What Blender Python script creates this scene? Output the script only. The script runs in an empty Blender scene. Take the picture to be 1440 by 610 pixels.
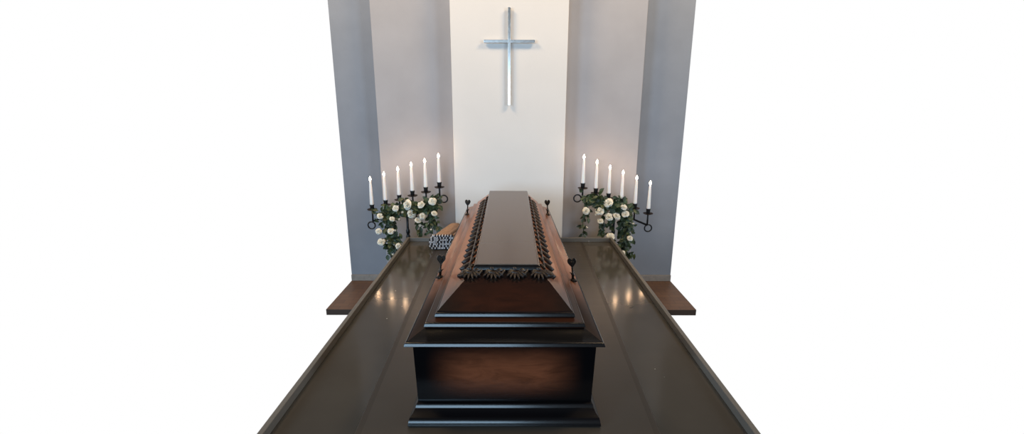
import bpy, math, random
from mathutils import Vector, Matrix, Euler
R = random.Random(7)
PI = math.pi
scene = bpy.context.scene
col = scene.collection
B = 0.54            # height of the bier top above the floor

# ------------------------------------------------------------------ mesh helper
class MB:
    def __init__(s): s.v = []; s.f = []; s.m = []; s.sm = []
    def face(s, idx, mat=0, smooth=False): s.f.append(tuple(idx)); s.m.append(mat); s.sm.append(smooth)
    def add(s, pts): n = len(s.v); s.v += [tuple(p) for p in pts]; return n
    def box(s, x0, x1, y0, y1, z0, z1, mat=0):
        n = s.add([(x0,y0,z0),(x1,y0,z0),(x1,y1,z0),(x0,y1,z0),(x0,y0,z1),(x1,y0,z1),(x1,y1,z1),(x0,y1,z1)])
        for q in ((0,3,2,1),(4,5,6,7),(0,1,5,4),(1,2,6,5),(2,3,7,6),(3,0,4,7)): s.face([n+i for i in q], mat)
    def rings(s, rs, cap0=True, cap1=True, mat=0, smooth=False, mats=None):
        k = len(rs[0]); ns = [s.add(r) for r in rs]
        for a, (i, j) in enumerate(zip(ns, ns[1:])):
            for q in range(k):
                w = (q+1) % k
                s.face((i+q, i+w, j+w, j+q), mats[a][q] if mats else mat, smooth)
        if cap0: s.face([ns[0]+q for q in reversed(range(k))], mat)
        if cap1: s.face([ns[-1]+q for q in range(k)], mat)
    def lathe(s, prof, c=(0,0,0), n=16, mat=0, smooth=True):
        s.rings([[(c[0]+r*math.cos(2*PI*i/n), c[1]+r*math.sin(2*PI*i/n), c[2]+z) for i in range(n)] for r, z in prof], mat=mat, smooth=smooth)
    def tube(s, pts, r, n=8, mat=0, closed=False):
        pts = [Vector(p) for p in pts]; m = len(pts); rs = []; prev = None
        for i, p in enumerate(pts):
            a = pts[(i-1) % m] if (closed or i > 0) else p
            b = pts[(i+1) % m] if (closed or i < m-1) else p
            t = (b-a).normalized()
            if prev is None:
                u = t.cross(Vector((0,0,1)))
                if u.length < 1e-3: u = t.cross(Vector((0,1,0)))
            else: u = prev - t*prev.dot(t)
            u.normalize(); prev = u; w = t.cross(u)
            rr = r[i] if isinstance(r, (list, tuple)) else r
            rs.append([p + (u*math.cos(2*PI*k/n) + w*math.sin(2*PI*k/n))*rr for k in range(n)])
        if closed: rs.append(rs[0])
        s.rings(rs, cap0=not closed, cap1=not closed, mat=mat, smooth=True)
    def prism(s, outline, y0, y1, mat=0):          # outline in x,z ; depth in y
        s.rings([[(x,y0,z) for x,z in outline],[(x,y1,z) for x,z in outline]], mat=mat)
    def blob(s, c, rx, ry, rz, rot=None, nu=10, nv=7, mat=0):
        M = rot if rot is not None else Matrix.Identity(3); c = Vector(c); rs = []
        for j in range(nv+1):
            ph = -PI/2 + PI*(j+0.0)/nv; ph = max(-PI/2+.08, min(PI/2-.08, ph))
            rs.append([c + M @ Vector((rx*math.cos(ph)*math.cos(2*PI*i/nu), ry*math.cos(ph)*math.sin(2*PI*i/nu), rz*math.sin(ph))) for i in range(nu)])
        s.rings(rs, mat=mat, smooth=True)
    def build(s, name, mats, parent=None, bevel=0, seg=2, off=(0,0,0), auto=0):
        me = bpy.data.meshes.new(name)
        me.from_pydata([(a-off[0], b-off[1], c-off[2]) for a,b,c in s.v], [], s.f)
        for m in (mats if isinstance(mats, (list, tuple)) else [mats]): me.materials.append(m)
        me.polygons.foreach_set('material_index', s.m); me.polygons.foreach_set('use_smooth', s.sm); me.update()
        import bmesh
        bm = bmesh.new(); bm.from_mesh(me); bmesh.ops.recalc_face_normals(bm, faces=bm.faces); bm.to_mesh(me); bm.free()
        if auto: me.polygons.foreach_set('use_smooth', [True]*len(me.polygons)); me.set_sharp_from_angle(angle=math.radians(auto))
        o = bpy.data.objects.new(name, me); col.objects.link(o)
        if parent: o.parent = parent
        if bevel:
            b = o.modifiers.new('bevel', 'BEVEL'); b.width = bevel; b.segments = seg; b.limit_method = 'ANGLE'; b.angle_limit = math.radians(25)
            b.harden_normals = True
        return o

def tag(o, label=None, cat=None, group=None, kind=None):
    if label: o['label'] = label
    if cat: o['category'] = cat
    if group: o['group'] = group
    if kind: o['kind'] = kind
    return o
def empty(name, loc, label, cat, group=None):
    o = bpy.data.objects.new(name, None); o.empty_display_size = .05; col.objects.link(o); o.location = loc
    return tag(o, label, cat, group)
def copy_tree(o, parent=None):
    c = o.copy(); col.objects.link(c); c.parent = parent
    for ch in list(o.children): copy_tree(ch, c)
    return c

# ------------------------------------------------------------------ materials
q4 = lambda f, s: [f, s, f, s]
class NT:
    def __init__(s, name):
        s.mat = bpy.data.materials.new(name); s.mat.use_nodes = True; s.t = s.mat.node_tree; s.n = s.t.nodes
        s.b = s.n['Principled BSDF']; s.L = s.t.links
    def node(s, typ, **k):
        n = s.n.new(typ)
        for a, v in k.items():
            if a in n.inputs: n.inputs[a].default_value = v
            else: setattr(n, a, v)
        return n
    def link(s, a, b): s.L.new(a, b)
    def coords(s, scale=(1,1,1)):
        tc = s.node('ShaderNodeTexCoord'); mp = s.node('ShaderNodeMapping'); mp.inputs['Scale'].default_value = scale
        s.link(tc.outputs['Object'], mp.inputs['Vector']); return mp.outputs['Vector']
    def noise(s, vec, scale, detail=4, rough=.55, dist=0):
        n = s.node('ShaderNodeTexNoise'); n.inputs['Scale'].default_value = scale; n.inputs['Detail'].default_value = detail
        n.inputs['Roughness'].default_value = rough; n.inputs['Distortion'].default_value = dist
        s.link(vec, n.inputs['Vector']); return n.outputs['Fac']
    def ramp(s, fac, stops):
        r = s.node('ShaderNodeValToRGB'); e = r.color_ramp.elements
        while len(e) < len(stops): e.new(.5)
        for el, (p, c) in zip(e, stops): el.position = p; el.color = (*c, 1) if len(c) == 3 else c
        s.link(fac, r.inputs['Fac']); return r.outputs['Color']
    def math(s, op, a, b=None, clamp=False):
        m = s.node('ShaderNodeMath', operation=op); m.use_clamp = clamp
        for i, v in enumerate((a, b)):
            if v is None: continue
            if isinstance(v, (int, float)): m.inputs[i].default_value = v
            else: s.link(v, m.inputs[i])
        return m.outputs[0]
    def mix(s, fac, a, b):
        m = s.node('ShaderNodeMix', data_type='RGBA')
        for i, v in ((0, fac), (6, a), (7, b)):
            if isinstance(v, (int, float)): m.inputs[i].default_value = v
            elif isinstance(v, tuple): m.inputs[i].default_value = (*v, 1)
            else: s.link(v, m.inputs[i])
        return m.outputs[2]
    def bump(s, h, strength, dist=.002):
        b = s.node('ShaderNodeBump'); b.inputs['Strength'].default_value = strength; b.inputs['Distance'].default_value = dist
        s.link(h, b.inputs['Height']); s.link(b.outputs['Normal'], s.b.inputs['Normal'])
    def set(s, **k):
        for a, v in k.items():
            a = a.replace('_', ' ')
            s.b.inputs[a].default_value = (*v, 1) if isinstance(v, tuple) and len(v) == 3 else v
    def color(s, c): s.link(c, s.b.inputs['Base Color'])

def plaster(name, c, var=.06):
    m = NT(name); v = m.coords()
    n = m.noise(v, 3.0, 5); n2 = m.noise(v, 160, 3)
    d = tuple(x*(1-var) for x in c); u = tuple(min(1, x*(1+var)) for x in c)
    m.color(m.ramp(n, [(.3, d), (.7, u)])); m.set(Roughness=.85); m.bump(n2, .25, .002); return m.mat
def simple(name, c, rough=.5, metal=0, var=.12, scale=30, bump=0):
    m = NT(name); v = m.coords(); n = m.noise(v, scale, 4)
    m.color(m.ramp(n, [(.3, tuple(x*(1-var) for x in c)), (.7, tuple(min(1, x*(1+var)) for x in c))]))
    m.set(Roughness=rough, Metallic=metal)
    if bump: m.bump(n, bump)
    return m.mat

M_WHITE = plaster('white_plaster', (.67,.648,.622), .02)
M_GREY = plaster('grey_plaster', (.338,.334,.352), .05)
M_BLUE = plaster('blue_grey_plaster', (.215,.237,.275), .07)
M_BASE = simple('baseboard_paint', (.24,.215,.19), .6)
def floor_mat():
    m = NT('red_brown_floor'); v = m.coords()
    br = m.node('ShaderNodeTexBrick'); br.inputs['Scale'].default_value = 4; br.inputs['Mortar Size'].default_value = .008
    br.inputs['Color1'].default_value = (.115,.062,.036,1); br.inputs['Color2'].default_value = (.14,.075,.042,1); br.inputs['Mortar'].default_value = (.06,.04,.03,1)
    m.link(v, br.inputs['Vector']); m.color(br.outputs['Color']); m.set(Roughness=.5); return m.mat
M_FLOOR = floor_mat()

def zinc(name, c0, c1, rough=.135):
    m = NT(name); v = m.coords()
    n = m.noise(v, 2.2, 5); base = m.ramp(n, [(.3, c0), (.7, c1)])
    vo = m.node('ShaderNodeTexVoronoi'); vo.inputs['Scale'].default_value = 16; m.link(v, vo.inputs['Vector'])
    pick = m.math('GREATER_THAN', m.noise(v, 7, 2), .60)
    sp = m.math('MULTIPLY', m.math('LESS_THAN', vo.outputs['Distance'], .06), pick)      # wax drips and dust specks
    m.color(m.mix(sp, base, (.42,.40,.36)))
    rr = m.math('MULTIPLY_ADD', m.noise(m.coords((1,6,1)), 5, 4), .12); rr.node.inputs[2].default_value = rough-.06
    m.link(rr, m.b.inputs['Roughness']); m.bump(m.noise(v, 9, 2), .03, .004); return m.mat
M_TRAY = zinc('grey_bier_sheet', (.050,.046,.039), (.063,.058,.050))
M_PLATE = zinc('brown_grey_bier_plate', (.043,.036,.028), (.054,.046,.037), .34)
M_PEDGE = zinc('bier_plate_edge', (.026,.021,.016), (.034,.028,.022), .4)
M_RIM = zinc('bier_rim_metal', (.10,.095,.085), (.125,.12,.11), .4)
M_PLINTH = simple('bier_plinth_paint', (.10,.095,.088), .6)

def lacquer(name, kind, hw=.33, brown=(.15,.058,.026), dark=(.0022,.002,.0023), rough=.2, z0=.06, z1=.3, y0=1.48, y1=3.6, gain=1.0, cx=-.018):
    """shaded (sunburst) walnut stain: brown heart, near-black border, under satin lacquer"""
    m = NT(name); tc = m.node('ShaderNodeTexCoord'); sx = m.node('ShaderNodeSeparateXYZ'); m.link(tc.outputs['Object'], sx.inputs[0])
    v = m.coords((5,1.2,9) if kind != 'front' else (2,5,9))
    g = m.noise(v, 3.2, 6, .6, 1.2)
    def edge(sock, a, b, w):
        lo = m.math('DIVIDE', m.math('SUBTRACT', sock, a), w, True); hi = m.math('DIVIDE', m.math('SUBTRACT', b, sock), w, True)
        p = m.math('MULTIPLY', lo, hi); q = m.math('MULTIPLY', p, p); return m.math('MULTIPLY', q, m.math('SUBTRACT', 3, m.math('MULTIPLY', p, 2)))
    if kind == 'plain': f = m.math('MULTIPLY', g, .0)
    elif kind == 'front': f = m.math('MULTIPLY', edge(sx.outputs[0], cx-hw, cx+hw, .20), edge(sx.outputs[2], z0, z1, .115))
    elif kind == 'side': f = m.math('MULTIPLY', edge(sx.outputs[1], y0, y1, .55), edge(sx.outputs[2], z0, z1, .05))
    f = m.math('MULTIPLY', f, gain, True)
    wood = m.ramp(g, [(.25, tuple(x*.55 for x in brown)), (.5, brown), (.75, tuple(x*1.35 for x in brown))])
    m.color(m.mix(f, dark, wood)); m.set(Roughness=rough, IOR=1.45); m.bump(m.noise(m.coords((30,6,30)), 8, 3), .03, .001); return m.mat
K_PLAIN = lacquer('black_brown_lacquer', 'plain', rough=.26)
K_EDGE = lacquer('black_lacquer_edges', 'plain', dark=(.004,.0035,.004), rough=.19)
K_FRONT = lacquer('shaded_walnut_end_panel', 'front', hw=.30, z0=.06, z1=.305, brown=(.135,.041,.018), rough=.16)
K_SIDE = lacquer('shaded_walnut_side_panel', 'side', z0=.055, z1=.31, rough=.33)
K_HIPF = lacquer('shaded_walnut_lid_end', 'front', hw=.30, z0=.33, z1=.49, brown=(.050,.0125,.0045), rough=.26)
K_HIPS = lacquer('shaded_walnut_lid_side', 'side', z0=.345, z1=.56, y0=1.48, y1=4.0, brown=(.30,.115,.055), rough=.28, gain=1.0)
K_STEP = lacquer('red_brown_lacquer', 'plain', dark=(.030,.010,.005), rough=.3)
K_FLS = lacquer('shaded_walnut_flange', 'side', y0=1.66, y1=4.4, z0=.2, z1=.6, brown=(.20,.085,.046), dark=(.020,.011,.008), rough=.28)
K_TOP = lacquer('lid_top_lacquer', 'plain', dark=(.085,.060,.049), rough=.27)
M_CARVE = simple('carved_black_wood', (.016,.010,.008), .38, var=.5, scale=60)
M_BRONZE = simple('antique_dark_bronze', (.020,.015,.011), .32, .6, var=.4, scale=80)
M_IRON = simple('black_wrought_iron', (.010,.010,.011), .45, .3, bump=.2)
M_PAN = simple('rusty_drip_pan_iron', (.028,.020,.017), .5, .3)
M_STEEL = simple('brushed_steel', (.62,.59,.56), .24, 1.0, var=.05)
M_WICK = simple('charred_wick', (.01,.008,.006), .9)
def wax():
    m = NT('white_candle_wax'); m.set(Base_Color=(.86,.83,.80), Roughness=.42)
    m.b.inputs['Subsurface Weight'].default_value = .35; m.b.inputs['Subsurface Radius'].default_value = (1,.7,.5); m.b.inputs['Subsurface Scale'].default_value = .012
    m.bump(m.noise(m.coords(), 40, 3), .05); return m.mat
M_WAX = wax()
def flame():
    m = NT('candle_flame'); e = m.node('ShaderNodeEmission'); v = m.coords(); sp = m.node('ShaderNodeSeparateXYZ'); m.link(v, sp.inputs[0])
    f = m.math('DIVIDE', sp.outputs[2], .036, True)
    m.link(m.ramp(f, [(0,(1,.62,.30)),(.3,(1,.86,.66)),(1,(1,.78,.50))]), e.inputs['Color']); e.inputs['Strength'].default_value = 14
    m.link(e.outputs[0], m.n['Material Output'].inputs['Surface']); return m.mat
M_FLAME = flame()
M_LEAF = simple('garland_leaf_green', (.036,.055,.020), .5, var=.75, scale=25)
M_STEM = simple('garland_stem', (.05,.06,.03), .7)
M_ROSE = simple('cream_rose_petal', (.74,.715,.62), .6, var=.07, scale=40)
M_PALE = simple('pale_rosebud', (.60,.585,.52), .6, var=.15, scale=40)
M_TAN = simple('tan_cloth', (.27,.165,.105), .85, var=.15, scale=60, bump=.3)
def braid():
    m = NT('black_white_braid'); v = m.coords()
    w = m.node('ShaderNodeTexWave'); w.inputs['Scale'].default_value = 26; w.inputs['Distortion'].default_value = 7; w.inputs['Detail'].default_value = 1; w.inputs['Detail Scale'].default_value = 3
    w.bands_direction = 'DIAGONAL'; m.link(v, w.inputs['Vector'])
    m.color(m.ramp(w.outputs['Fac'], [(.38,(.012,.012,.018)),(.55,(.50,.50,.53))])); m.set(Roughness=.8); return m.mat
M_BRAID = simple('black_cord', (.014,.015,.022), .8, var=.4)
M_CORD = simple('white_cord', (.52,.52,.55), .8, var=.2)

# ------------------------------------------------------------------ setting
YW, YG, YO, TOP = 3.87, 4.02, 4.15, 3.0
XL, XR = -1.535, 1.565
def struct(mb, name, mat, label, cat='wall', bevel=0):
    o = mb.build(name, mat, None, bevel); tag(o, label, cat, kind='structure'); return o
m = MB(); m.box(-.478, .462, YW, YG+.01, 0, TOP); struct(m, 'wall_front', M_WHITE, 'white plastered wall panel behind the coffin carrying the steel cross', bevel=.004)
m = MB(); m.box(-1.149, -.478, YG, YO+.01, 0, TOP); struct(m, 'wall_front_left', M_GREY, 'grey plastered wall panel left of the white panel behind candles', bevel=.004)
m = MB(); m.box(.462, 1.127, YG, YO+.01, 0, TOP); struct(m, 'wall_front_right', M_GREY, 'grey plastered wall panel right of the white panel behind candles', bevel=.004)
m = MB(); m.box(XL, -1.149, YO, YO+.09, 0, TOP); struct(m, 'wall_left', M_BLUE, 'set-back blue grey wall strip at the far left')
m = MB(); m.box(1.127, XR, YO, YO+.09, 0, TOP); struct(m, 'wall_right', M_BLUE, 'set-back blue grey wall strip at the far right')
m = MB(); m.box(-1.149, 1.127, YO+.01, YO+.09, 0, TOP); struct(m, 'wall_back', M_BLUE, 'masonry wall behind the front panels')
m = MB(); m.box(XL, -1.151, YO-.018, YO-.001, 0, .06); struct(m, 'baseboard_left', M_BASE, 'low grey brown baseboard at foot of left wall', 'baseboard', .003)
m = MB(); m.box(1.129, XR, YO-.018, YO-.001, 0, .06); struct(m, 'baseboard_right', M_BASE, 'low grey brown baseboard at foot of right wall', 'baseboard', .003)
m = MB()
for q in ((XL, XR, 3.5, YO+.09), (-.8, .8, 1.15, 3.5)): m.box(q[0], q[1], q[2], q[3], -.05, 0)
struct(m, 'floor', M_FLOOR, 'red brown tiled floor beside and under the bier', 'floor')

# ------------------------------------------------------------------ bier
bier = empty('bier', (0, 2.45, 0), 'long grey metal-topped bier with raised rim carrying the coffin', 'bier')
O = (0, 2.45, 0)
YN, YF, HW = 1.22, 3.69, .868
m = MB(); m.box(-HW+.12, HW-.12, YN+.1, YF-.1, 0, B-.06); m.build('plinth', M_PLINTH, bier, .006, off=O)
m = MB(); m.box(-HW, HW, YN, YF, B-.06, B); m.build('tray', M_TRAY, bier, .003, off=O)
for x0, x1, y0, y1 in ((-HW, -HW+.022, YN, YF), (HW-.022, HW, YN, YF), (-HW+.022, HW-.022, YF-.02, YF)):
    m = MB(); m.box(x0, x1, y0, y1, B, B+.036); m.build('rim', M_RIM, bier, .003, off=O)
def plate_ring(e, z, k=0):
    return [(-.521-e,YN+.002,z),(.508+e,YN+.002,z),(.592+e,YF-.03,z),(-.586-e,YF-.03,z)]
m = MB(); m.rings([plate_ring(.024, B), plate_ring(.022, B+.0022), plate_ring(0, B+.003)], mats=[q4(1,1)]*2); m.build('cover_plate', [M_PLATE, M_PEDGE], bier, 0, off=O)
PZ = B + .003

# ------------------------------------------------------------------ coffin
CX = -.018
coffin = empty('coffin', (CX, 2.53, PZ), 'dark-stained wooden coffin with carved leaf trim and raised lid on bier', 'coffin')
CO = (0, 0, B)      # keeps the part meshes in plain local metres (x across, y along, z above the bier)
coffin.location = (0, 0, B); 
def ring(f, b, s, z, y0=1.455, y1=3.62, h0=.359, h1=.334):
    ya, yb = y0+f, y1-b
    ha = h0 + (h1-h0)*(ya-y0)/(y1-y0) - s; hb = h0 + (h1-h0)*(yb-y0)/(y1-y0) - s
    return [(CX-ha, ya, z), (CX+ha, ya, z), (CX+hb, yb, z), (CX-hb, yb, z)]
def mould(name, mats, prof, pick, auto=32, back=0):
    """mitred moulding: prof = (front inset, side inset, z); pick(i) -> (front material, side material)"""
    m = MB(); m.rings([ring(f, f+back, sd, z) for f, sd, z in prof], mats=[q4(*pick(i)) for i in range(len(prof)-1)])
    return m.build(name, mats, coffin, auto=auto)
def arc(f0, s0, z0, w, h, n=6, k=1.0, lean=17):      # nosing: leaning face below, rolling back at the top
    d = h*.68; o = d*math.tan(math.radians(lean)); a0 = math.radians(lean); pts = [(f0, s0, z0), (f0+o, s0+o*k, z0+d)]
    for i in range(1, n):
        a = a0+(PI/2-a0)*i/(n-1); q = (1-math.cos(a)) - (1-math.cos(a0)); u = (math.sin(a)-math.sin(a0))/(1-math.sin(a0))
        pts.append((f0+o+(w-o)*q/math.cos(a0), s0+(o+(w-o)*q/math.cos(a0))*k, z0+d+(h-d)*u))
    return pts
bp = lambda t, z: (-.050+.070*t, .0105+.0285*t, z)
mould('base_moulding', [K_EDGE], [bp(.06,.0052), bp(0,.0075), bp(0,.009), bp(.125,.028), bp(.17,.031), bp(.25,.033), bp(.50,.039), bp(.66,.046), bp(.71,.0475), bp(.76,.056), bp(.80,.060), bp(.88,.0615), bp(1.1,.062)], lambda i: (0, 0), back=.045)
m = MB(); m.rings([ring(.020, .06, .037, .058), ring(.030, .04, .025, .305)], mats=[q4(0, 1)]); m.build('body', [K_FRONT, K_SIDE], coffin)
# lid rim (flange) and its stepped mouldings
mould('lid_rim', [K_EDGE, K_FLS, K_PLAIN], [(.02,.02,.295), (.001,.001,.2955)] + arc(0,0,.297,.011,.014) + [(.05,.05,.331), (.068,.068,.338)], lambda i: (0,0) if i < 8 else (2,1))
mould('lid_step', [K_EDGE, K_STEP, K_FLS], [(.068,.068,.334), (.064,.064,.340)] + arc(.062,.062,.343,.010,.014) + [(.10,.10,.362)], lambda i: (1,2) if i < 1 or i > 7 else (0,2))
mould('lid_step', [K_EDGE, K_STEP, K_FLS], [(.104,.104,.358), (.098,.098,.364)] + arc(.096,.096,.367,.010,.014) + [(.110,.108,.383)], lambda i: (1,2) if i < 1 else (0,2))
HB = (.106, .383); HT = (.300, .222, .480)
SY0, SY1, SC = 1.737, 3.36, -.0115
hipr = [ring(.106,.106,.106,.381), ring(.108,.108,.106,.384),
        [(SC-.131,1.757,.481),(SC+.131,1.757,.481),(SC+.139,3.345,.481),(SC-.139,3.345,.481)]]
m = MB(); m.rings(hipr, mats=[q4(0,1), q4(0,1)]); m.build('lid_slope', [K_HIPF, K_HIPS], coffin)
def slab(i, z): return [(SC-.138+i,SY0+i,z),(SC+.138-i,SY0+i,z),(SC+.146-i,SY1-i,z),(SC-.146+i,SY1-i,z)]
prof = [(.010,.477),(.002,.479)]+[(f, z) for f, _, z in arc(0,0,.482,.014,.018,7)]+[(.019,.5005)]
m = MB(); m.rings([slab(a, z) for a, z in prof], mats=[q4(0,0)]*6+[q4(0,1)]*(len(prof)-7), mat=1); m.build('lid_panel', [K_EDGE, K_TOP], coffin, auto=32)

# carved ornament lying on the lid slopes
def slope_side(sgn, y, d):       # d: distance outward from the panel edge (0..1 down the slope)
    t = (y-1.757)/(3.345-1.757)
    a = Vector((SC+sgn*(.131+.008*t), y, .481)); hb = .359-.106 + (.334-.359)*t
    b = Vector((CX+sgn*hb, y, .384)); return a.lerp(b, d), (b-a).normalized()
def leaf_lump(mb, c, dirv, nrm, ln, wd, th):
    """carved lobed leaf: raised body with a rib, pointed tip"""
    dirv = dirv.normalized(); side = nrm.cross(dirv).normalized(); nrm = dirv.cross(side)*1.0
    prof = [(0,.25),(.12,.75),(.28,1.0),(.42,.72),(.55,.92),(.72,.60),(.86,.52),(1,.06)]
    rs = []
    for u, w in prof:
        p = c + dirv*(ln*u); ht = th*(.45+.55*math.sin(PI*min(1,u*1.05)))*(w*.5+.5)
        curl = nrm*(th*.9*u*u)
        rs.append([p+side*(wd*w)-nrm*.004, p+side*(wd*w*.8)+nrm*ht*.75+curl, p+side*(wd*w*.25)+nrm*ht+curl, p+nrm*ht*.7+curl, p-side*(wd*w*.25)+nrm*ht+curl, p-side*(wd*w*.8)+nrm*ht*.75+curl, p-side*(wd*w)-nrm*.004])
    mb.rings(rs, smooth=True)
for sgn in (-1, 1):
    m = MB(); pts = []
    y = 1.79; k = 0
    while y < 3.30:
        c, dn = slope_side(sgn, y, .10); nrm = Vector((dn.z*-sgn*-1, 0, 0)); nrm = Vector((0,1,0)).cross(dn)*(-sgn)
        if nrm.z < 0: nrm = -nrm
        leaf_lump(m, c + dn*.014, dn + Vector((0,-.50,0)), nrm, .058, .016, .015)
        leaf_lump(m, c + Vector((0,.03,0)) - dn*.004, dn*.5 + Vector((0,-1,0)), nrm, .032, .010, .010)
        pts.append(c + dn*.016 + nrm*.004); y += .084; k += 1
    m.tube(pts, .0055, 6)
    t = m.build('carved_leaf_trim', M_CARVE, coffin)
def slope_front(x, d):
    a = Vector((x, 1.757, .481)); b = Vector((x, 1.563, .384)); return a.lerp(b, d), (b-a).normalized()
m = MB(); nrmF = Vector((0,-.097,.194)).normalized()
shells = (-.165, -.073, .020, .116)
def fr(x, d, h=.005): c, dn = slope_front(x, d); return c + nrmF*h
for i, x in enumerate(shells):
    c, dn = slope_front(x, .05)
    for j in range(6):                              # acanthus clump drooping to the right
        a = -.55 + 1.25*j/5
        dv = dn*math.cos(a) + Vector((math.sin(a),0,0))
        leaf_lump(m, c + Vector((-.006+.004*j,0,0)), dv, nrmF, .062-.018*abs(a-.1), .0075, .013)
    leaf_lump(m, c + Vector((-.030,0,0)) + dn*.004, dn*.55+Vector((1,0,0)), nrmF, .050, .012, .014)
    m.blob(c+nrmF*.008, .012, .010, .010)
for a, b in zip(shells, shells[1:]):                # scrolls rising to the panel edge between the clumps
    m.tube([fr(a+.010,.22), fr(a+.034,.20), fr(a+.050,.10), fr(a+.052,.0), fr(a+.060,-.05), fr(a+.070,-.02), fr(a+.074,.05), fr(b-.010,.10)], [.004,.006,.007,.007,.006,.007,.006,.005], 6)
    c, dn = slope_front(a+.048, .05); leaf_lump(m, c+nrmF*.003, dn*.5+Vector((-1,0,0)), nrmF, .034, .010, .011)
for sg in (-1, 1):
    c, dn = slope_front(CX+sg*.150, .16); leaf_lump(m, c, Vector((sg,0,0))+dn*.3, nrmF, .045, .013, .011)
m.build('carved_swag', M_CARVE, coffin)
# heart-headed clasp screws on the lid rim
def heart(n=28, s=1):
    o = []
    for i in range(n):
        t = 2*PI*i/n; o.append((s*.0195*math.sin(t)**3, s*.00175*(13*math.cos(t)-5*math.cos(2*t)-2*math.cos(3*t)-math.cos(4*t))))
    return o
def clasp(x, y, z, lean):
    root = bpy.data.objects.new('clasp_screw', None); root.empty_display_size = .02; col.objects.link(root); root.parent = coffin
    root.location = (x, y, z); root.rotation_euler = (0, lean, 0)
    a = MB(); a.lathe([(.013,-.004),(.013,.006),(.010,.010),(.006,.012)], n=14); a.box(-.017,.017,-.010,.010,-.004,.003); a.build('base_plate', M_BRONZE, root, .001)
    a = MB(); a.lathe([(.006,.008),(.006,.030),(.009,.034),(.006,.038),(.004,.042),(.004,.062),(.006,.066)], n=10); a.build('stem', M_BRONZE, root)
    a = MB(); a.tube([(0,0,.018),(-.007 if lean > 0 else .007,-.002,.026),(-.013 if lean < 0 else .013,-.003,.045)], [.0035,.003,.002], 6); a.build('lever', M_BRONZE, root)
    h = MB(); hz = .092; out = heart(); inn = heart(28, .45)
    h.rings([[(px,-.006,hz+pz) for px,pz in out],[(px*1.06,-.002,hz+pz*1.06) for px,pz in out],[(px*1.06,.002,hz+pz*1.06) for px,pz in out],[(px,.006,hz+pz) for px,pz in out]])
    h.rings([[(px,-.0065,hz+pz-.001) for px,pz in inn],[(px*.6,-.010,hz+pz*.6-.001) for px,pz in inn]])
    h.build('heart_head', M_BRONZE, root)
for x, y, z, l in ((CX-.316,2.04,.328,.10),(CX+.316,2.0,.328,-.10),(CX-.300,3.30,.328,.05),(CX+.300,3.30,.328,-.05)): clasp(x, y, z, l)

base = Vector((CX, 2.53, .0052))                    # put the coffin's origin at the middle of its foot
coffin.location = Vector((0, 0, B)) + base
for ch in coffin.children: ch.location = ch.location - base

# ------------------------------------------------------------------ cross on the wall
cr = empty('wall_cross', (-.008, YW, B+1.12), 'slim polished steel cross fixed high on the white wall panel', 'cross')
CRO = (-.008, YW, B+1.12)
def rect(x0, x1, z0, z1): return [(x0,z0),(x1,z0),(x1,z1),(x0,z1)]
m = MB(); m.prism(rect(-.0190,.0030,B+1.12,B+1.862), YW-.034, YW-.014); m.build('upright', M_STEEL, cr, .002, off=CRO)
m = MB(); m.prism(rect(-.211,.197,B+1.601,B+1.624), YW-.0335, YW-.0145); m.build('crossbar', M_STEEL, cr, .002, off=CRO)
for z in (B+1.30, B+1.72):
    m = MB(); m.rings([[(-.008+.006*math.cos(2*PI*i/10), y, z+.006*math.sin(2*PI*i/10)) for i in range(10)] for y in (YW-.016, YW+.001)]); m.build('standoff', M_STEEL, cr, off=CRO)

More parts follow.
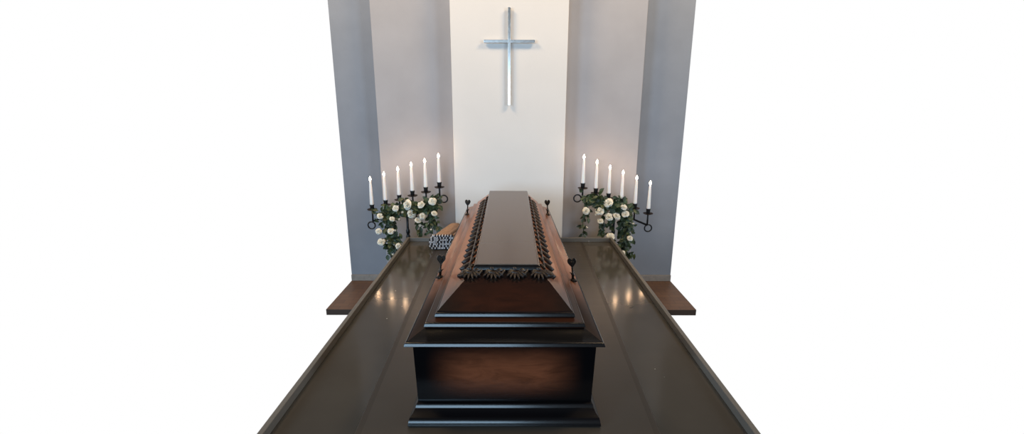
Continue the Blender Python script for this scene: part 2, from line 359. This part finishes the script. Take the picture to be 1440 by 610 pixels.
# ------------------------------------------------------------------ candelabra
YC = 3.80
def candelabrum(px, bases, ring_out, ring_in, label):
    """bases: candle foot positions (x, z above bier); outer one first"""
    t = empty('candelabrum', (px, YC, 0), label, 'candelabrum', 'candelabra behind the bier')
    off = (px, YC, 0)
    sg = -1 if px < 0 else 1
    (xo, zo), (xi, zi) = bases[0], bases[-1]
    bo, bi = zo-.135, zi-.115
    bar = lambda x: B + bo + (bi-bo)*(x-xo)/(xi-xo)
    m = MB()
    c = Vector((ring_out[0], YC, B+ring_out[1])); e = Vector((xo, YC, bar(xo)))
    m.tube([e, Vector((xi, YC, bar(xi)))], .0085, 8); m.build('arm', M_IRON, t, off=off)
    for cen, end in ((ring_out, (xo, bar(xo))), (ring_in, (xi, bar(xi)))):
        m = MB(); cz = B+cen[1]; a0 = math.atan2(end[1]-cz, end[0]-cen[0]); r = .031
        m.tube([(cen[0]+r*math.cos(a0+2*PI*i/20), YC, cz+r*math.sin(a0+2*PI*i/20)) for i in range(20)], .0062, 7, closed=True)
        m.tube([(end[0], YC, end[1]), (cen[0]+r*math.cos(a0), YC, cz+r*math.sin(a0))], .0075, 7)
        m.build('scroll', M_IRON, t, off=off)
    zb = bar(px)
    m = MB(); m.lathe([(.012,.02),(.012,B-.10),(.020,B-.09),(.013,B-.08),(.0115,B-.02),(.018,B-.01),(.019,B+.010),(.013,B+.022),(.012,B+.034),(.017,B+.044),(.018,B+.062),(.012,B+.074),(.0105,B+.09),(.0105,zb)], n=12, c=(px,YC,0)); m.build('pole', M_IRON, t, off=off)
    for k in range(3):
        a = PI/2 + k*2*PI/3; d = Vector((math.cos(a), math.sin(a), 0)); p = Vector((px, YC, 0))
        m = MB(); m.tube([p+Vector((0,0,.10)), p+d*.04+Vector((0,0,.085)), p+d*.10+Vector((0,0,.03)), p+d*.145+Vector((0,0,.008)), p+d*.165+Vector((0,0,.008))], .008, 7); m.build('foot', M_IRON, t, off=off)
    for x, z in bases:
        h = MB(); h.tube([(x, YC, bar(x)), (x, YC, B+z-.02)], .0075, 8); h.lathe([(.012,-.034),(.0165,-.030),(.0175,-.006),(.0205,.010),(.0205,.012),(.0165,.012),(.0165,-.001)], c=(x,YC,B+z), n=14)
        hh = h.build('candle_cup', M_IRON, t, off=off)
        p = MB(); p.lathe([(.004,-.038),(.036,-.036),(.043,-.030),(.0425,-.028),(.035,-.033),(.004,-.034)], c=(x,YC,B+z), n=20); p.build('drip_pan', M_PAN, hh, off=(0,0,0) if False else off)
    return t
LB = [(-1.181,.280),(-1.062,.320),(-.943,.365),(-.829,.402),(-.714,.433),(-.598,.475)]
RB = [(1.190,.250),(1.072,.295),(.953,.339),(.841,.383),(.730,.427),(.618,.470)]
candelabrum(-.885, LB, (-1.196,.108), (-.564,.343), 'black iron six-candle candelabrum behind the left corner of the bier')
candelabrum(.899, RB, (1.200,.088), (.576,.350), 'black iron six-candle candelabrum behind the right corner of the bier')
# candles: wax, wick, flame
def make_candle():
    r = empty('candle', (0,0,0), 'x', 'candle', 'lit white taper candles')
    a = MB(); a.lathe([(.0150,0),(.0158,.02),(.0140,.08),(.0115,.16),(.0090,.206),(.0078,.213),(.0040,.2135)], n=16); a.build('wax', M_WAX, r)
    a = MB(); a.tube([(0,0,.213),(.0005,0,.220),(.001,0,.224)], .0012, 6); a.build('wick', M_WICK, r)
    a = MB(); a.lathe([(.003,.0),(.0076,.006),(.0102,.013),(.0092,.021),(.0060,.029),(.0026,.036),(.0005,.041)], n=12)
    f = a.build('flame', M_FLAME, r); f.location = (0,0,.216)
    return r
proto = make_candle(); first = True
ordw = ['outermost','second from the outside','third from the outside','fourth from the outside','fifth from the outside','innermost']
for sname, bases in (('left', LB), ('right', RB)):
    for i, (x, z) in enumerate(bases):
        c = proto if first else copy_tree(proto); first = False
        c.location = (x, YC, B+z); c.rotation_euler = (0,0,R.uniform(0,6))
        pos = ('outermost and lowest' if i == 0 else 'innermost and highest' if i == 5 else ordw[i])
        c['label'] = f'lit white taper candle, {pos} on the {sname} candelabrum'
        l = bpy.data.lights.new('flame_light', 'POINT'); l.energy = .36; l.color = (1,.60,.33); l.shadow_soft_size = .012
        lo = bpy.data.objects.new('flame_light', l); col.objects.link(lo); lo.location = (x, YC-.001, B+z+.262)

# ------------------------------------------------------------------ rose garlands
def rose_mesh(name, mat, bud=False):
    m = MB(); rr = random.Random(3)
    layers = [(3,.26,.2,.74),(4,.46,.45,.68),(5,.66,.85,.58),(4,.80,1.15,.40)] if not bud else [(3,.28,.25,.8),(3,.42,.40,.75)]
    for n, rad, open_, ht in layers:
        for k in range(n):
            a = 2*PI*k/n + n*.7 + rr.uniform(-.15,.15); rows = []
            for v in range(5):
                row = []
                for u in range(6):
                    uu = (u/5-.5)*2; vv = v/4
                    r = rad*(.35+.65*vv**.7) + open_*.28*vv**3 - .05*abs(uu)**2
                    ang = a + uu*(1.45*(2*PI/n)/2)*(.55+.45*math.sin(PI*min(.98,vv*.75+.2)))
                    z = -.25 + ht*1.1*vv - .18*open_*vv**3 - .16*uu*uu*vv
                    row.append((r*math.cos(ang), r*math.sin(ang), z))
                rows.append(m.add(row))
            for i, j in zip(rows, rows[1:]):
                for u in range(5): m.face((i+u,i+u+1,j+u+1,j+u), 0, True)
    m.blob((0,0,.05), .20,.20,.36)
    m.lathe([(.05,-.45),(.16,-.40),(.26,-.27),(.10,-.20)], n=8, mat=1)
    o = m.build(name, [mat, M_LEAF]); s = o.modifiers.new('thick','SOLIDIFY'); s.thickness = .03
    return o
P_ROSE = rose_mesh('rose', M_ROSE); P_BUD = rose_mesh('rosebud', M_PALE, True)
def leafblade(mb, p, d, n, ln, wd):
    d = d.normalized(); s = d.cross(n)
    if s.length < 1e-3: s = d.cross(Vector((1,0,0)))
    s.normalize(); n = s.cross(d); prof = [(0,.06),(.2,.62),(.45,1),(.72,.72),(1,.03)]; L = []
    for u, w in prof:
        q = p + d*ln*u - n*(ln*.22*u*u)
        L.append(mb.add([q+s*wd*w+n*wd*.35*w, q, q-s*wd*w+n*wd*.35*w]))
    for i, j in zip(L, L[1:]):
        mb.face((i,i+1,j+1,j),0,True); mb.face((i+1,i+2,j+2,j+1),0,True)
used = {'r': False, 'b': False}
def garland(cx, roses, buds, sprays, label):
    t = empty('rose_garland', (cx, YC-.05, B+.3), label, 'garland', 'white rose garlands'); off = Vector((cx, YC-.05, B+.3))
    st = MB(); fo = MB()
    for pts, dens, spread, lsize, hang in sprays:
        P = [Vector((x, YC-.030, B+z)) for x, z in pts]
        st.tube(P, .0035, 6)
        for a, b in zip(P, P[1:]):
            nl = max(1, int((b-a).length*dens*1.35))
            for k in range(nl):
                p = a.lerp(b, R.random()) + Vector((R.gauss(0,spread), R.gauss(-.006,.014), R.gauss(0,spread)))
                p.y = max(YC-.075, min(YC-.03, p.y))
                d = Vector((R.gauss(0,1), R.gauss(-.35,.45), R.gauss(-hang,.8)))
                leafblade(fo, p, d, Vector((R.gauss(0,.5),-1,R.gauss(.3,.5))), lsize*R.uniform(.8,1.3), lsize*R.uniform(.26,.42))
    st.build('stems', M_STEM, t, off=off); fo.build('foliage', M_LEAF, t, off=off)
    for kind, lst, pr in (('r', roses, P_ROSE), ('b', buds, P_BUD)):
        for x, z, s in lst:
            if not used[kind]: o = pr; used[kind] = True
            else: o = pr.copy(); col.objects.link(o)
            o.parent = t; o.location = Vector((x, YC-.078, B+z)) - off; o.scale = (s,)*3
            tilt = R.uniform(.7,1.35); az = R.uniform(-.7,.7)
            o.rotation_euler = (Matrix.Rotation(az,3,'Z') @ Matrix.Rotation(tilt,3,'X') @ Matrix.Rotation(R.uniform(0,6),3,'Z')).to_euler()
# px -> (x, z) on the plane y = YC-.06, used only to read positions off
SC = 3.76/639*1.0
def X(px): return (px-717.0)*.005965
def Z(py): return (335-py)*.00635 - .0
def conv(l): return [(X(a)*(1+0), Z(b), s*.0032) for a, b, s in l]
def convs(l): return [(X(a), Z(b)) for a, b in l]
Lr = conv([(572.6,286.4,13),(592,286,10.5),(608.3,281.7,10),(555.8,291.5,8),(578.4,298.8,11),(593.7,302,8.5),(587,307,9),(610.3,298,7.5),(533.7,302,8),(550.5,305.8,7),(547.4,322.6,8.5),(529.8,323.3,8),(532.6,337.3,10),(557,344,8)])
Lb = conv([(589,315,7),(553,322,6),(548.5,356,6),(565,297,6),(605,321,6),(561,307,6)])
Ls = [(convs([(534,303),(548,297),(565,292),(585,294),(600,288),(613,284)]), 420, .030, .050, .2),
      (convs([(545,298),(545,315),(548,330),(550,342),(549,356)]), 330, .026, .046, .8),
      (convs([(590,300),(588,315),(586,332)]), 90, .012, .042, .9),
      (convs([(603,295),(603,310),(601,328)]), 130, .014, .042, .9),
      (convs([(606,298),(611,312),(612,325)]), 90, .012, .040, .9),
      (convs([(540,306),(532,304)]), 150, .012, .040, .2),
      (convs([(548,335),(540,350)]), 110, .014, .044, .8)]
garland(-.885, Lr, Lb, Ls, 'garland of cream roses and leaves draped over the left candelabrum')
Rr = conv([(855,283,12),(843.7,294.3,11),(824.7,294.3,9.5),(857.7,301.9,11),(868.6,301,10),(877.6,288.9,8.5),(880.3,298.2,9.5),(861.3,329.5,10.5),(845.5,307.8,8),(889.3,332,7.5),(880.3,353,7)])
Rb = conv([(853.4,332,6),(826,317.4,6),(839,299,6.5),(893,312,5.5)])
Rs = [(convs([(824,281),(834,279),(846,284),(858,287),(872,289),(888,296)]), 420, .026, .048, .2),
      (convs([(884,298),(882,315),(882,335),(883,350),(886,360)]), 380, .026, .046, .8),
      (convs([(826,290),(826,302),(822,312),(824,330)]), 60, .008, .040, .7),
      (convs([(851,300),(849,314),(848,327),(853,331)]), 90, .010, .040, .8),
      (convs([(861,300),(861,322)]), 150, .016, .042, .7),
      (convs([(861,328),(866,338)]), 90, .006, .038, .9)]
garland(.899, Rr, Rb, Rs, 'garland of cream roses and leaves draped over the right candelabrum')

# ------------------------------------------------------------------ folded bundle on the bier
bd = empty('cloth_bundle', (-.52, 3.52, B), 'bundle of folded tan cloth with black and white braided ends beside coffin', 'bundle')
BO = (-.52, 3.52, B)
def roll(x0, x1, z0, z1, y0, y1, sk, seed, rise=0):
    m = MB(); n = 20; rs = []
    for j, u in enumerate((0,.04,.12,.35,.65,.88,.96,1)):
        y = y0+(y1-y0)*u; k = .92 if j in (0,7) else (.98 if j in (1,6) else 1); out = []
        for i in range(n):
            a = 2*PI*i/n; ca, sa = math.cos(a), math.sin(a)
            sx = abs(ca)**.75*(1 if ca > 0 else -1); sz = abs(sa)**.75*(1 if sa > 0 else -1)
            w = 1+.012*math.sin(3*a+seed+u*4)
            out.append(((x0+x1)/2 + sk*u + (x1-x0)/2*sx*k*w, y, B+.0005+ z0 + (z1-z0+rise*u)/2*(1+sz*k*w*.98)))
        rs.append(out)
    m.rings(rs, smooth=True); return m
PB = PZ - B
m = roll(-.635,-.44,PB+.002,PB+.055, 3.45,3.66,.10,1); m.build('cloth_fold', M_TAN, bd, off=BO)
m = roll(-.620,-.505,PB+.052,PB+.122, 3.455,3.655,.11,2,.050); m.build('cloth_fold', M_TAN, bd, off=BO)
m = roll(-.520,-.470,PB+.050,PB+.126, 3.46,3.655,.11,3,.050); m.build('cloth_fold', M_TAN, bd, off=BO)
m = roll(-.482,-.425,PB+.048,PB+.118, 3.46,3.655,.11,4,.040); m.build('cloth_fold', M_TAN, bd, off=BO)
m = MB()
for r in range(7):
    z = PB+.0145+r*.0168; n = 15
    x0, x1 = [(-.636,-.45),(-.645,-.45),(-.648,-.45),(-.645,-.45),(-.640,-.45),(-.632,-.45),(-.615,-.45)][r]
    for k in range(n):
        x = x0+(x1-x0)*(k+.5+(.4 if r % 2 else 0))/n
        a = R.uniform(-.5,.5); pts = []
        for i in range(6):
            t = PI*i/5; pts.append((x+.006*math.cos(t)*math.sin(a)+R.uniform(-.001,.001), 3.458-.020*math.sin(t), B+z+.0078*math.cos(t)))
        m.tube(pts, [.003,.0042,.005,.005,.0042,.003], 6, mat=(k+r) % 2 if R.random() < .8 else 1)
m.build('braided_ends', [M_BRAID, M_CORD], bd, off=BO)

# ------------------------------------------------------------------ light
def area(name, loc, tgt, w, h, e, c):
    l = bpy.data.lights.new(name, 'AREA'); l.shape = 'RECTANGLE'; l.size = w; l.size_y = h; l.energy = e; l.color = c
    o = bpy.data.objects.new(name, l); col.objects.link(o); o.location = loc
    o.rotation_euler = (Vector(tgt)-Vector(loc)).to_track_quat('-Z','Y').to_euler(); return o
area('window_light_left', (-4.2,-1.8,2.2), (0,3.2,1.0), 1.6, 2.0, 190, (.54,.77,1))
area('window_light_right', (4.4,-1.2,2.2), (0,3.2,1.2), 1.4, 1.8, 135, (.68,.84,1))
area('window_light_rear', (-1.10,-3.6,1.72), (-1.0,3.2,1.5), 2.5, 1.15, 115, (.50,.75,1))
for sx in (-2.1, 2.1): area('ceiling_lamp', (sx,2.4,4.2), (sx*.3,4.0,2.1), .9, .6, 88, (1,.73,.45))
w = bpy.data.worlds.new('bright_void'); scene.world = w; w.use_nodes = True; nt = w.node_tree; nd = nt.nodes
tc = nd.new('ShaderNodeTexCoord'); sp = nd.new('ShaderNodeSeparateXYZ'); nt.links.new(tc.outputs['Generated'], sp.inputs[0])
rp = nd.new('ShaderNodeValToRGB'); e = rp.color_ramp.elements
mr = nd.new('ShaderNodeMapRange'); mr.inputs[1].default_value = -1; mr.inputs[2].default_value = 1
nt.links.new(sp.outputs[1], mr.inputs[0]); nt.links.new(mr.outputs[0], rp.inputs[0])
e[0].position = .50; e[0].color = (0,0,0,1); e[1].position = .62; e[1].color = (1,1,1,1)
r2 = nd.new('ShaderNodeValToRGB'); m2 = nd.new('ShaderNodeMapRange'); m2.inputs[1].default_value = -1; m2.inputs[2].default_value = 1
nt.links.new(sp.outputs[2], m2.inputs[0]); nt.links.new(m2.outputs[0], r2.inputs[0]); e = r2.color_ramp.elements
e[0].position = .5; e[0].color = (.008,.008,.009,1); e[1].position = .535; e[1].color = (.22,.205,.19,1)
for p, c in ((.63,(.20,.19,.18,1)),(.78,(.055,.055,.06,1))):
    x = e.new(p); x.color = c
mx = nd.new('ShaderNodeMix'); mx.data_type = 'RGBA'; r3 = nd.new('ShaderNodeMapRange'); r3.inputs[1].default_value = .22; r3.inputs[2].default_value = .5; r3.inputs[3].default_value = 1; r3.inputs[4].default_value = 0
nt.links.new(sp.outputs[2], r3.inputs[0]); mu = nd.new('ShaderNodeMath'); mu.operation = 'MULTIPLY'
nt.links.new(rp.outputs[0], mu.inputs[0]); nt.links.new(r3.outputs[0], mu.inputs[1]); nt.links.new(mu.outputs[0], mx.inputs[0]); nt.links.new(r2.outputs[0], mx.inputs[6]); mx.inputs[7].default_value = (1,1,1,1)
nt.links.new(mx.outputs[2], nd['Background'].inputs['Color']); nd['Background'].inputs['Strength'].default_value = 1.0

# ------------------------------------------------------------------ camera
f, th, yaw, rl = 639.0, math.radians(14.1), math.radians(.27), -.00333
cam = bpy.data.cameras.new('camera'); co = bpy.data.objects.new('camera', cam); col.objects.link(co)
cam.sensor_fit = 'HORIZONTAL'; cam.sensor_width = 36; cam.lens = 36*f/1440; cam.clip_start = .05
co.location = (0, 0, 1.139+B)
co.rotation_euler = (Matrix.Rotation(-yaw,3,'Z') @ Matrix.Rotation(PI/2-th,3,'X') @ Matrix.Rotation(rl*-1,3,'Z')).to_euler()
scene.camera = co
vs = scene.view_settings
vs.view_transform = 'Standard'; vs.look = 'None'; vs.gamma = 1; vs.exposure = 0; vs.use_curve_mapping = False
